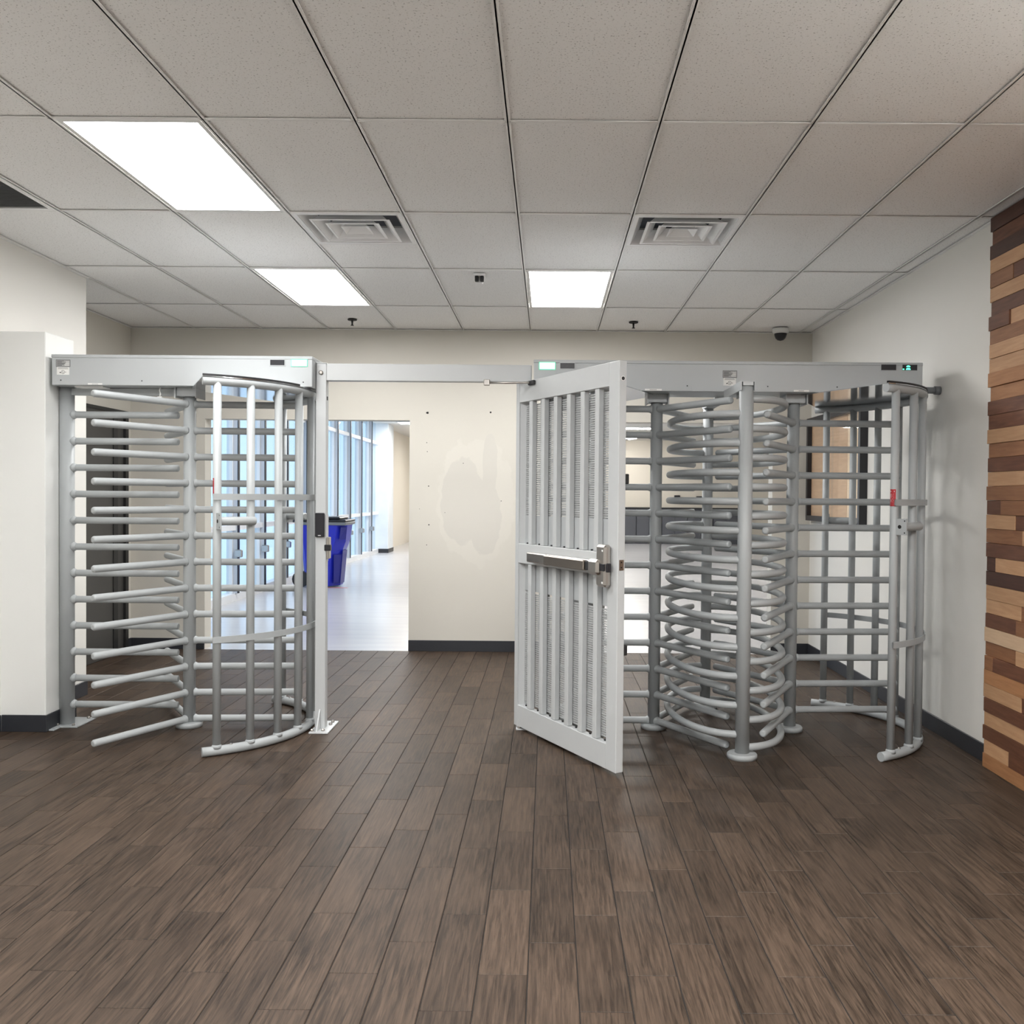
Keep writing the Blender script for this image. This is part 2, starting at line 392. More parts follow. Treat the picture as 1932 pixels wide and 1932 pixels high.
# ---- ceiling: slab, T-bar grid, tiles
GX0, GW, GY0, GD = -.1751, .6096, 3.7275, 1.2192
CE = MB().box(XREC-.1, XR+.1, YF-.1, YB+.1, CEIL+.16, CEIL+.22).build('ceiling', 'plenum', **S)
lights = {(-3, 0), (-3, 2), (0, 2), (3, -2), (0, -2), (-3, -4), (0, -4), (-3, -2)}
vents = {(-2, 1), (1, 1)}
grille = {(-5, 0)}
tmesh = {}
for k in range(-7, 5):
    for r in range(-8, 4):
        if (k, r) in lights: continue
        xa = GX0+k*GW; ya = GY0+r*GD; xb = xa+GW; yb = ya+GD
        if (k, r) in vents: ya += .6096
        if (k, r) in grille: yb = ya+.6096
        xlim = XL if yb < YL+.4 else XREC
        x0, x1, y0, y1 = max(xa, xlim), min(xb, XR), max(ya, YF), min(yb, YB)
        if x1-x0 < .012 or y1-y0 < .05: continue
        key = (round(x1-x0, 3), round(y1-y0, 3))
        if key not in tmesh:
            a, b = key[0]/2-.003, key[1]/2-.003
            tmesh[key] = MB().box(-a, a, -b, b, .008, .021).mesh('ceiling_tile', 'tile')
        put('ceiling_tile', tmesh[key], CE, T((x0+x1)/2, (y0+y1)/2, CEIL))
for k in range(-6, 5):
    x = GX0+k*GW
    if x > XR: continue
    y0 = YF if x > XL else YL
    if x < XREC: continue
    m_ = MB(); m_.box(x-.012, x+.012, y0, YB, CEIL, CEIL+.0035); m_.box(x-.003, x+.003, y0, YB, CEIL, CEIL+.035)
    m_.build('ceiling_tee', 'tee', CE)
for r in range(-7, 4):
    y = GY0+r*GD; xl = XL if y < YL else XREC
    m_ = MB(); m_.box(xl, XR, y-.012, y+.012, CEIL+.0004, CEIL+.0036); m_.box(xl, XR, y-.003, y+.003, CEIL, CEIL+.035)
    m_.build('ceiling_tee', 'tee', CE)
for (k, r) in vents: 
    x = GX0+k*GW; y = GY0+r*GD+.6096
    MB().box(x, x+GW, y-.012, y+.012, CEIL+.0004, CEIL+.0036).build('ceiling_tee', 'tee', CE)
m_ = MB(); m_.box(XR-.02, XR, YF, YB, CEIL-.002, CEIL+.002); m_.box(XL, XL+.02, YF, YL, CEIL-.002, CEIL+.002); m_.box(XREC, XREC+.02, YL, YB, CEIL-.002, CEIL+.002)
m_.box(XREC, XR, YB-.02, YB, CEIL-.0025, CEIL+.0015)
m_.build('wall_angle', 'tee', CE)

# ---- walls
TOP = CEIL+.16
MB().box(XL-.5, XL, YF, YL, 0, TOP).build('wall_left', 'wall', **S)
MB().box(XREC-.15, XREC, YL, YB+WT, 0, TOP).build('wall_recess', 'wall_beige', **S)
WR = MB().box(XR, XR+.15, YF, YB+WT, 0, TOP).build('wall_right', 'wall', **S)
MB().box(XL-.5, XR+.15, YF-.15, YF, 0, TOP).build('wall_front', 'wall', **S)
m_ = MB()
m_.box(XREC, OP1[0], YB, YB+WT, 0, TOP); m_.box(OP1[0], OP1[1], YB, YB+WT, OPZ, TOP); m_.box(OP1[1], OP2[0], YB, YB+WT, 0, TOP)
m_.box(OP2[0], OP2[1], YB, YB+WT, OPZ, TOP); m_.box(OP2[1], XR, YB, YB+WT, 0, TOP)
WB = m_.build('wall_back', 'wall_beige', **S)
# small anchor holes and chips in the plaster
m_ = MB()
for (u, v, r) in ((802, 779, .011), (921, 778, .008), (801, 835, .004), (802, 852, .004), (805, 917, .005), (806, 990, .006), (802, 1028, .004), (870, 874, .004), (942, 945, .004), (788, 960, .003), (836, 967, .003)):
    x = (u-1031)/1748.2*YB; z = HC+(935.2-v-.0085*(1031-u)*1.0+.0)/1748.2*YB
    m_.lathe((0, 0, 0), [(.001, 0), (r, .0006), (r*.6, .0012)], 7)
    n_ = 21
    for q in range(len(m_.v)-n_, len(m_.v)):
        p = m_.v[q]; m_.v[q] = Vector((x+p.x*(1+.3*random.random()), YB-p.z, z+p.y*(.8+.4*random.random())))
m_.build('anchor_holes', 'hole', WB, kind='stuff')

# ---- boxed-in half-height pillar by the left wall
PX, PY0, PY1, PZ = -2.972, 5.47, 5.80, 2.368
MB().bbox(XL-.05, PX, PY0, PY1, 0, PZ, .004).build('wall_pillar', 'pillar', **S)

# ---- baseboards
BH, BT = .10, .011
def base(name, segs):
    m = MB()
    for (x0, x1, y0, y1) in segs:
        m.bbox(x0, x1, y0, y1, 0, BH, .002)
    return m.build(name, 'vinyl', **S)
base('baseboard_left', [(XL, XL+BT, YF, PY0-BT), (XL, XL+BT, PY1+BT, YL)])
base('baseboard_pillar', [(XL+BT, PX+BT, PY0-BT, PY0), (PX, PX+BT, PY0, PY1), (XL+BT, PX+BT, PY1, PY1+BT)])
base('baseboard_recess', [(XREC, XREC+BT, 8.30, YB), (XREC, XREC+BT, YL, 7.0)])
base('baseboard_back', [(XREC+BT, OP1[0], YB-BT, YB), (OP1[1], OP2[0], YB-BT, YB), (OP2[1], XR-BT, YB-BT, YB)])
base('baseboard_right', [(XR-BT, XR, 4.965, YB)])

# ---- reclaimed-wood cladding on the near part of the right wall, every board a part
rows = ['O', 'L|D@4.66', 'D', 'L', 'D', 'L|D@4.55', 'O', 'M|D@4.84', 'M|L@4.605', 'P', 'D|M@4.605', 'L', 'L',
        'V', 'V|L@4.84', 'D', 'M', 'L|D@4.64', 'D|M@4.787', 'M', 'L', 'D', 'M', 'L', 'D', 'D',
        'O', 'O', 'L', 'L', 'M', 'D|L@4.73', 'D', 'L', 'M|D@4.70', 'L', 'V', 'D', 'V']
RH = CEIL/len(rows); cyc = 'LDMOLVMDLPMDOL'
rnd = random.Random(3)
for i, s in enumerate(rows):
    parts = s.split('@'); kinds = parts[0].split('|'); cuts = [float(parts[1])] if len(parts) > 1 else []
    y = 4.95 - rnd.random()*.016 + (.0 if i > 8 else -.004)
    ends = [y] + cuts
    last = ends[-1] - .35 - rnd.random()*.5
    while True:
        ends.append(max(last, 2.9))
        if last <= 2.9: break
        last -= .35+.8*rnd.random()
    for j in range(len(ends)-1):
        kd = kinds[j] if j < len(kinds) else cyc[(i*5+j*3) % len(cyc)]
        t = .036+rnd.random()*.012
        zc = RH*(i+.5)
        me = MB().bbox(-t, 0, -(ends[j]-ends[j+1])/2+.0006, (ends[j]-ends[j+1])/2-.0006, -RH/2+.0006, RH/2-.0006, .0012).mesh('wood_board', WOOD[kd])
        put('wood_board', me, WR, T(XR-.001, (ends[j]+ends[j+1])/2, zc))

# ---- dark door in the recess wall
DY0, DY1, DZ = 7.0, 8.285, 2.145
DR = MB().box(XREC, XREC+.03, DY0+.06, DY1-.27, .005, DZ-.03).build('door_1', 'door_dark', **S)
m_ = MB(); m_.box(XREC, XREC+.045, DY1-.055, DY1, 0, DZ); m_.box(XREC, XREC+.045, DY0, DY0+.06, 0, DZ); m_.box(XREC, XREC+.045, DY0+.06, DY1-.055, DZ-.03, DZ)
m_.build('door_frame', 'door_frame', DR)
MB().box(XREC, XREC+.038, DY1-.27, DY1-.19, .005, DZ-.03).build('door_stile', 'door_frame', DR)
MB().box(XREC, XREC+.022, DY1-.19, DY1-.055, .005, DZ-.03).build('side_panel', 'door_dark', DR)

# ================================================================== HALL BEYOND THE WALL
HX0, HX1, HY0, HY1, HZ = -4.2, 7.6, YB+WT, 28.5, 3.15
MB().box(HX0-.3, HX1, YB, HY1, -.06, 0).build('floor_hall', 'hall_floor', **S)
CH = MB().box(HX0-.3, HX1, HY0, HY1+.2, HZ, HZ+.1).build('ceiling_hall', 'hall_ceiling', **S)
MB().box(HX0-.3, HX1+.15, HY1, HY1+.15, 0, HZ).build('wall_hall_back', 'hall_wall', **S)
MB().box(HX1, HX1+.15, HY0, HY1, 0, HZ).build('wall_hall_right', 'hall_wall', **S)
MB().box(XR+.15, HX1+.15, YB, HY0, 0, HZ).build('wall_hall_front', 'hall_wall', **S)
m_ = MB(); m_.box(HX0-.3, XREC-.15, YB, HY0, 0, HZ); m_.box(HX0-.3, HX1, YB, HY0, TOP+.08, HZ+.1)
m_.build('wall_hall_near', 'hall_wall', **S)
base('baseboard_hall', [(-4.0, .9, HY1-.014, HY1)])
WY1 = 22.55
MB().box(HX0-.3, HX0+.0, WY1+.75, HY1, 0, HZ).build('wall_hall_left', 'hall_wall', **S)
MB().bbox(HX0-.15, -3.90, WY1, WY1+.75, 0, HZ, .006).build('wall_hall_column', 'hall_column', **S)
base('baseboard_column', [(HX0-.1, -3.886, WY1-.014, WY1), (-3.90, -3.886, WY1, WY1+.75)])

# window wall: mullions, transoms, panes
WIN = MB().box(HX0-.08, HX0+.07, HY0, WY1, 0, .10).build('window_1', 'mullion', **S)
ys = []; y = 12.26
while y > HY0+.2: y -= 1.158
y0w = y
ys = [y0w+1.158*i for i in range(20) if y0w+1.158*i < WY1-.1]
mul = MB().box(-.05, .095, -.03, .03, .10, HZ).mesh('mullion', 'mullion_grey')
cap = MB().box(.095, .107, -.031, .031, .10, HZ).mesh('mullion_cap', 'black')
rootf = MB().box(-.04, .035, -.055, -.030, .10, HZ).mesh('mullion_flange', 'mullion')
hnd = MB().bbox(.07, .17, -.075, -.03, .86, .96, .01).mesh('window_handle', 'chrome')
edges = [HY0] + ys + [WY1]
for y in ys:
    o = put('mullion', mul, WIN, T(HX0, y, 0))
    put('mullion_cap', cap, o, T(HX0, y, 0)); put('mullion_flange', rootf, o, T(HX0, y, 0))
    put('window_handle', hnd, o, T(HX0, y, -.28))
for i in range(len(edges)-1):
    a, b = edges[i]+.03, edges[i+1]-.03
    if b-a < .05: continue
    for z in (.97, 2.66): MB().box(HX0-.03, HX0+.075, a, b, z-.035, z+.035).build('transom', 'mullion', WIN)
    for (z0, z1) in ((.10, .935), (1.005, 2.625), (2.695, HZ)): MB().box(HX0-.012, HX0-.004, a, b, z0, z1).build('pane', 'glass', WIN)

# hall ceiling fixtures
def hall_light(x, y, label, rot=0):
    t = thing('hall_ceiling_light', (x, y, HZ), label, 'light', 'ceiling lights in the hall')
    m = MB(); m.box(x-.61, x+.61, y-.305, y-.28, HZ-.03, HZ-.0005); m.box(x-.61, x+.61, y+.28, y+.305, HZ-.03, HZ-.0005); m.box(x-.61, x-.585, y-.28, y+.28, HZ-.03, HZ-.0005); m.box(x+.585, x+.61, y-.28, y+.28, HZ-.03, HZ-.0005)
    m.build('frame', 'white', t); MB().box(x-.585, x+.585, y-.28, y+.28, HZ-.022, HZ-.0005).build('diffuser', 'hall_lens', t)
hall_light(-2.98, 22.1, 'lit ceiling panel far down the hall beside the window wall')
hall_light(2.15, 23.2, 'lit ceiling strip deep in the hall, seen past the gate leaf')
for (x, y, s) in ((-2.4, 11.5, 'left side, nearest the doorway'), (-2.4, 16.5, 'left side, midway down'), (1.2, 11.5, 'middle, nearest the doorway'), (1.2, 17, 'middle, midway down'), (4.8, 11.5, 'right side, nearest the doorway'), (4.8, 17, 'right side, midway down'), (-2.4, 20.2, 'left side, third'), (-2.0, 26.0, 'left side, farthest')):
    hall_light(x, y, 'added hall fill panel hidden from view, ' + s)  # unseen panels, added to brighten the hall
t = thing('round_ceiling_light', (2.2, 27.0, HZ), 'round white ceiling disc with dark centre near the far hall wall', 'light')
MB().lathe((2.2, 27.0, HZ-.06), [(.25, 0), (.36, .02), (.38, .0595)], 28).build('disc', 'hall_lens', t)
MB().lathe((2.2, 27.0, HZ-.075), [(.10, 0), (.12, .016)], 20).build('cap', 'black', t)

# kitchen run along the far wall
CYF = 27.9
cab = thing('base_cabinet', (1.5, CYF, 0), 'slate base cabinet, first from the left along the far hall wall', 'cabinet', 'slate cabinets under the far counter')
m_ = MB().box(1.12, 1.88, CYF, HY1-.005, .10, 1.06); m_.box(1.12, 1.88, CYF+.06, HY1-.005, 0, .10); m_.build('body', 'cabinet', cab)
for (a, b) in ((1.13, 1.495), (1.505, 1.87)):
    d = MB().bbox(a, b, CYF-.02, CYF, .13, .98, .004).build('door', 'cabinet', cab)
    MB().box(a+.07, b-.07, CYF-.026, CYF-.0205, .22, .89).build('door_panel', 'cabinet', d)
    MB().box((a+b)/2-.07, (a+b)/2+.07, CYF-.035, CYF-.0205, .93, .96).build('handle', 'paper', d)  # white strip standing in for light glinting off the handle
nth = ['second', 'third', 'fourth', 'fifth', 'sixth']
for i in range(5):
    copy_tree(cab, T(1.5+.77*(i+1), CYF, 0), 'slate base cabinet, %s from the left along the far hall wall' % nth[i], 'slate cabinets under the far counter')
MB().bbox(1.05, 5.78, CYF-.05, HY1-.005, 1.06, 1.10, .004).build('counter', 'counter', None, label='long black countertop over the slate cabinets on the far wall', cat='counter')
def wallbox(name, x, z, wd, h, label, cat):
    t = thing(name, (x, HY1, z), label, cat)
    MB().bbox(x-wd/2, x+wd/2, HY1-.14, HY1-.001, z-h/2, z+h/2, .01).build('case', 'black', t)
    MB().box(x-wd*.3, x+wd*.3, HY1-.146, HY1-.1405, z-h*.3, z-h*.1).build('slot', 'label_grey', t)
wallbox('soap_dispenser', 3.95, 1.42, .17, .11, 'small black dispenser on the far wall, left one above the counter', 'dispenser')
wallbox('towel_dispenser', 4.62, 1.40, .17, .10, 'small black dispenser on the far wall, right one above the counter', 'dispenser')

# blue wheeled cart
bx, by = -3.46, 14.35
t = thing('recycling_cart', (bx, by, 0), 'blue wheeled recycling cart with black lid in the hall by the windows', 'bin')
m_ = MB()
ring = lambda z, x0, x1, y0, y1, c: [Vector((x0, y0+c, z)), Vector((x0+c, y0, z)), Vector((x1-.13, y0, z)), Vector((x1, y0+.16, z)), Vector((x1, y1-.13, z)), Vector((x1-.13, y1, z)), Vector((x0+c, y1, z)), Vector((x0, y1-c, z))]
R_ = [ring(.02, bx-.24, bx+.26, by-.24, by+.24, .04), ring(.55, bx-.29, bx+.30, by-.28, by+.28, .05), ring(.70, bx-.31, bx+.355, by-.30, by+.30, .05), ring(.95, bx-.34, bx+.385, by-.33, by+.33, .05)]
for q in R_: m_.v += q
for i in range(3):
    for k in range(8): m_.f.append([i*8+k, i*8+(k+1) % 8, i*8+8+(k+1) % 8, i*8+8+k]); m_.sm.append(False)
m_.f.append(list(reversed(range(8)))); m_.sm.append(False); m_.f.append([24+k for k in range(8)]); m_.sm.append(False)
m_.build('body', 'bin', t)
m_ = MB(); m_.prism([(bx+.270, by-.16, .05), (bx+.275, by+.10, .05), (bx+.315, by+.12, .56), (bx+.310, by-.16, .56)], (.008, 0, 0)); m_.build('recess_shade', 'bin_shade', t)
m_ = MB(); m_.prism([(bx+.19, by-.235, .06), (bx+.262, by-.145, .06), (bx+.295, by-.150, .50), (bx+.20, by-.275, .50)], (.006, -.006, 0)); m_.build('recess_shade', 'bin_shade', t)
m_ = MB(); m_.prism([(bx+.285, by-.29, .73), (bx+.365, by-.19, .73), (bx+.380, by-.19, .92), (bx+.31, by-.30, .92)], (.005, -.008, 0)); m_.build('hand_recess_shade', 'bin_shade', t)
MB().bbox(bx-.36, bx+.40, by-.35, by+.35, .95, 1.0, .012).build('rim', 'conduit', t)
m_ = MB(); m_.bbox(bx-.40, bx+.40, by-.355, by+.355, 1.0, 1.035, .012); m_.bbox(bx-.36, bx+.30, by-.30, by+.30, 1.035, 1.075, .015)
m_.build('lid', 'black', t)
m_ = MB().tube([(bx-.40, by-.28, 1.0), (bx-.47, by-.27, 1.02), (bx-.47, by+.27, 1.02), (bx-.40, by+.28, 1.0)], .015, 8); m_.build('handle', 'black', t)
for sy in (-.30, .26):
    m_ = MB().tube([(bx-.30, by+sy, .125), (bx-.30, by+sy+.05, .125)], .125, 20); m_.build('wheel', 'rubber', t)
MB().box(bx+.12, bx+.42, by-.32, by-.27, .0002, .002).build('floor_tape', 'red_tape', None, label='short strip of red tape on the hall floor beside the blue cart', cat='tape')

# ================================================================== CEILING FIXTURES
GL = 'recessed fluorescent ceiling lights'
def troffer(name='ceiling_light'):
    x0, x1, y0, y1 = .014, GW-.014, .014, GD-.014
    t = thing(name, (0, 0, 0), 'x', 'light', GL)
    m = MB()
    for (a, b, c, d) in ((x0, x1, y0, y0+.02), (x0, x1, y1-.02, y1), (x0, x0+.02, y0+.02, y1-.02), (x1-.02, x1, y0+.02, y1-.02)): m.box(a, b, c, d, .001, .016)
    m.build('frame', 'white', t)
    m = MB(); n = 10
    def vault(xa, xb, za, zm, ya, yb):
        for i in range(n):
            q = [(xa+(xb-xa)*k/n, za+(zm-za)*math.sin(PI*k/n)) for k in (i, i+1)]
            m.quad((q[0][0], ya, q[0][1]), (q[0][0], yb, q[0][1]), (q[1][0], yb, q[1][1]), (q[1][0], ya, q[1][1]))
    m.box(x0+.02, x1-.02, y0+.016, y0+.02, .016, .09); m.box(x0+.02, x1-.02, y1-.02, y1-.016, .016, .09)
    m.box(x0, x1, y0, y1, .092, .10)
    m.build('reflector', 'white', t)
    m = MB(); vault(x0+.021, x1-.021, .016, .080, y0+.021, y1-.021)
    for i in range(n): m.sm[-1-i] = True
    m.build('lens', 'lens', t)
    return t
t0 = troffer()
ADDED_LENS = [o for o in t0.children if o.name.startswith('lens')][0].data.copy(); ADDED_LENS.materials[0] = M['lens_added']; DIM_LENS = ADDED_LENS.copy(); DIM_LENS.materials[0] = M['lens_dim']
def place_light(k, r, label, first=False):
    mw = T(GX0+k*GW, GY0+r*GD, CEIL)
    c = copy_tree(t0, mw, label, GL)
    if r <= 0:
        for o in c.children:
            if o.name.startswith('lens'): o.data = ADDED_LENS if r < 0 else DIM_LENS
    return c
place_light(-3, 0, 'largest lit ceiling panel, nearest, upper left above the left turnstile')
place_light(-3, 2, 'lit ceiling panel farther back on the left, slanting behind the left turnstile')
place_light(0, 2, 'lit ceiling panel in the centre back, above the open gate leaf')
place_light(3, -2, 'added fill panel out of view, just behind the camera on the right')  # this and the following panels are unseen, added to brighten the room
place_light(0, -2, 'added fill panel out of view, just behind the camera in the middle')
place_light(-3, -4, 'added fill panel out of view, far behind the camera on the left')
place_light(-3, -2, 'added fill panel out of view, just behind the camera on the left')
place_light(0, -4, 'added fill panel out of view, far behind the camera in the middle')
for o in list(t0.children): D.objects.remove(o)
D.objects.remove(t0)

def diffuser(k, r, label):
    x, y = GX0+k*GW+GW/2, GY0+r*GD+.6096/2
    t = thing('air_diffuser', (x, y, CEIL), label, 'vent', 'square supply air vents in the ceiling')
    def cone(m, s0, z0, s1, z1, th=.004):
        a = [(-1, -1), (1, -1), (1, 1), (-1, 1)]
        for i in range(4):
            p, q = a[i], a[(i+1) % 4]
            m.quad((x+p[0]*s0, y+p[1]*s0, CEIL+z0), (x+q[0]*s0, y+q[1]*s0, CEIL+z0), (x+q[0]*s1, y+q[1]*s1, CEIL+z1), (x+p[0]*s1, y+p[1]*s1, CEIL+z1))
            m.quad((x+p[0]*(s0-th), y+p[1]*(s0-th), CEIL+z0), (x+p[0]*(s1-th), y+p[1]*(s1-th), CEIL+z1), (x+q[0]*(s1-th), y+q[1]*(s1-th), CEIL+z1), (x+q[0]*(s0-th), y+q[1]*(s0-th), CEIL+z0))
            m.quad((x+p[0]*s0, y+p[1]*s0, CEIL+z0), (x+p[0]*(s0-th), y+p[1]*(s0-th), CEIL+z0), (x+q[0]*(s0-th), y+q[1]*(s0-th), CEIL+z0), (x+q[0]*s0, y+q[1]*s0, CEIL+z0))
        return m
    m = MB(); f = .292
    for (a, b, c, d) in ((-f, f, -f, -f+.022), (-f, f, f-.022, f), (-f, -f+.022, -f+.022, f-.022), (f-.022, f, -f+.022, f-.022)): m.box(x+a, x+b, y+c, y+d, CEIL+.0005, CEIL+.006)
    cone(m, f-.022, .004, f-.022-.045, .075); m.build('frame', 'vent_metal', t)
    for s in (.205, .135): 
        m = cone(MB(), s, -.006, s-.050, .045)
        for (a, b, c, d) in ((-s-.012, s+.012, -s-.012, -s), (-s-.012, s+.012, s, s+.012), (-s-.012, -s, -s, s), (s, s+.012, -s, s)): m.box(x+a, x+b, y+c, y+d, CEIL-.009, CEIL-.006)
        m.build('louver', 'vent_metal', t)
    m = MB(); cone(m, .078, -.004, .04, .03); m.quad((x-.04, y-.04, CEIL+.03), (x-.04, y+.04, CEIL+.03), (x+.04, y+.04, CEIL+.03), (x+.04, y-.04, CEIL+.03)); m.build('center_cone', 'vent_metal', t)
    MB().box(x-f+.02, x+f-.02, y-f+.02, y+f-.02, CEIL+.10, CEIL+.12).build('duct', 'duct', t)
diffuser(-2, 1, 'square white air vent in the ceiling, left of centre')
diffuser(1, 1, 'square white air vent in the ceiling, right of centre')

# return grille, far left
gx, gy = GX0-5*GW, GY0+.6096
t = thing('return_grille', (gx+GW/2, gy+.3, CEIL), 'dark return air grille at the left edge of the ceiling', 'vent')
m_ = MB()
for (a, b, c, d) in ((.014, GW-.014, .012, .035), (.014, GW-.014, .575, .598), (.014, .037, .035, .575), (GW-.037, GW-.014, .035, .575)): m_.box(gx+a, gx+b, gy+c, gy+d, CEIL+.0005, CEIL+.007)
m_.build('frame', 'vent_metal', t)
m_ = MB(); y = .04
while y < .57: m_.obox((gx+GW/2, gy+y, CEIL+.012), (1, 0, 0), (0, .7, .7), (0, -.7, .7), GW/2-.038, .007, .0006); y += .0125
m_.build('fins', 'fin', t, kind='stuff')
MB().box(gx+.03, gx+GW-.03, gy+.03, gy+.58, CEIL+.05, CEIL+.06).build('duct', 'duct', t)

def sprinkler(x, y, label):
    t = thing('sprinkler', (x, y, CEIL), label, 'sprinkler', 'ceiling sprinkler heads')
    MB().lathe((x, y, CEIL-.006), [(.036, 0), (.040, .004), (.040, .0095)], 18).build('escutcheon', 'rubber', t)
    m = MB().lathe((x, y, CEIL-.046), [(.009, 0), (.007, .012), (.010, .04)], 10); m.lathe((x, y, CEIL-.05), [(.014, 0), (.014, .004)], 12)
    m.build('head', 'rubber', t)
sprinkler(-1.69, 7.95, 'small dark sprinkler head under the ceiling, left of centre at the back')
sprinkler(.717, 7.97, 'small dark sprinkler head under the ceiling, right of the centre light')
t = thing('ceiling_sensor', (-.478, 6.30, CEIL), 'small square motion sensor on a ceiling tile, centre', 'sensor')
MB().bbox(-.518, -.438, 6.26, 6.36, CEIL-.012, CEIL+.004, .004).build('plate', 'vent_metal', t)
m_ = MB().bbox(-.508, -.484, 6.265, 6.30, CEIL-.05, CEIL-.012, .004); m_.bbox(-.472, -.448, 6.265, 6.30, CEIL-.05, CEIL-.012, .004); m_.build('eye', 'rubber', t)
MB().bbox(-.500, -.456, 6.30, 6.345, CEIL-.055, CEIL-.012, .006).build('housing', 'vent_metal', t)
t = thing('dome_camera', (2.035, 8.20, CEIL), 'white dome security camera with dark eye at the back right ceiling', 'camera')
MB().lathe((2.035, 8.20, CEIL-.045), [(.062, 0), (.070, .012), (.070, .0452)], 24).build('base', 'white', t)
MB().lathe((2.035, 8.20, CEIL-.108), [(.004, 0), (.026, .006), (.043, .022), (.052, .045), (.055, .063)], 24).build('dome', 'black', t)

# ================================================================== BULLETIN CASE on the right wall
t = thing('bulletin_case', (XR, 7.65, 1.68), 'black framed glass bulletin case with tan board on the right wall', 'bulletin board')
y0, y1, z0, z1 = 6.92, 8.36, 1.225, 2.135
xo = XR-.06
m_ = MB(); m_.box(xo, XR-.0005, y0, y0+.045, z0, z1); m_.box(xo, XR-.0005, y1-.045, y1, z0, z1); m_.box(xo, XR-.0005, y0+.045, y1-.045, z1-.045, z1); m_.box(xo, XR-.0005, y0+.045, y1-.045, z0, z0+.045)
m_.build('frame', 'black', t)
MB().box(XR-.02, XR-.001, y0+.045, 7.33, z0+.045, z1-.045).build('board', 'cork_pale', t)
MB().box(XR-.022, XR-.001, 7.33, y1-.045, z0+.045, z1-.045).build('board', 'cork', t)
MB().box(xo+.012, xo+.016, y0+.045, 7.66, z0+.045, z1-.045).build('glass_door', 'case_glass', t)
MB().box(xo+.022, xo+.026, 7.64, y1-.045, z0+.045, z1-.045).build('glass_door', 'case_glass', t)

# ================================================================== TURNSTILES
ARM_R = .0205; COL_R = .0365; SP = .1593
def arm_mesh(Lr):
    m = MB(); x0 = COL_R-.006
    m.tube([(x0, 0, 0), (x0+.006, 0, 0), (x0+.014, 0, 0), (x0+.020, 0, 0), (Lr-.010, 0, 0), (Lr-.004, 0, 0), (Lr, 0, 0)],
           [.027, .0262, .0222, ARM_R, ARM_R, ARM_R*.86, ARM_R*.55], 16)
    return m.mesh('arm', 'steel')
ARM = arm_mesh(.668)
ARM_S = arm_mesh(.640)
def rotor(par, cx, cy, zs, ang, ztop=2.055):
    r = MB().tube([(cx, cy, .030), (cx, cy, ztop-.045)], COL_R, 20).build('rotor', 'steel', par)
    MB().lathe((cx, cy, .0005), [(.078, 0), (.078, .022), (.072, .029), (.045, .031)], 28).build('floor_bearing', 'steel', par)
    m = MB().bbox(cx-.058, cx+.058, cy-.06, cy+.06, ztop-.052, ztop, .003); m.build('bearing_box', 'steel_plate', par)
    for sx in (-.066, .0585): MB().box(cx+sx, cx+sx+.0075, cy-.075, cy+.075, ztop-.062, ztop).build('bearing_bracket', 'steel_plate', par)
    for a in ang:
        for z in zs: put('arm', ARM_S if 150 < a < 200 else ARM, r, T(cx, cy, z) @ RZ(math.radians(a)))
    return r
CR = .735
def arc(cx, cy, R, a0, a1, z, n=28): return [(cx+R*math.cos(math.radians(a0+(a1-a0)*i/n)), cy+R*math.sin(math.radians(a0+(a1-a0)*i/n)), z) for i in range(n+1)]
BAR = MB().tube([(0, 0, .03), (0, 0, 2.025)], .0222, 16).mesh('bar', 'steel')
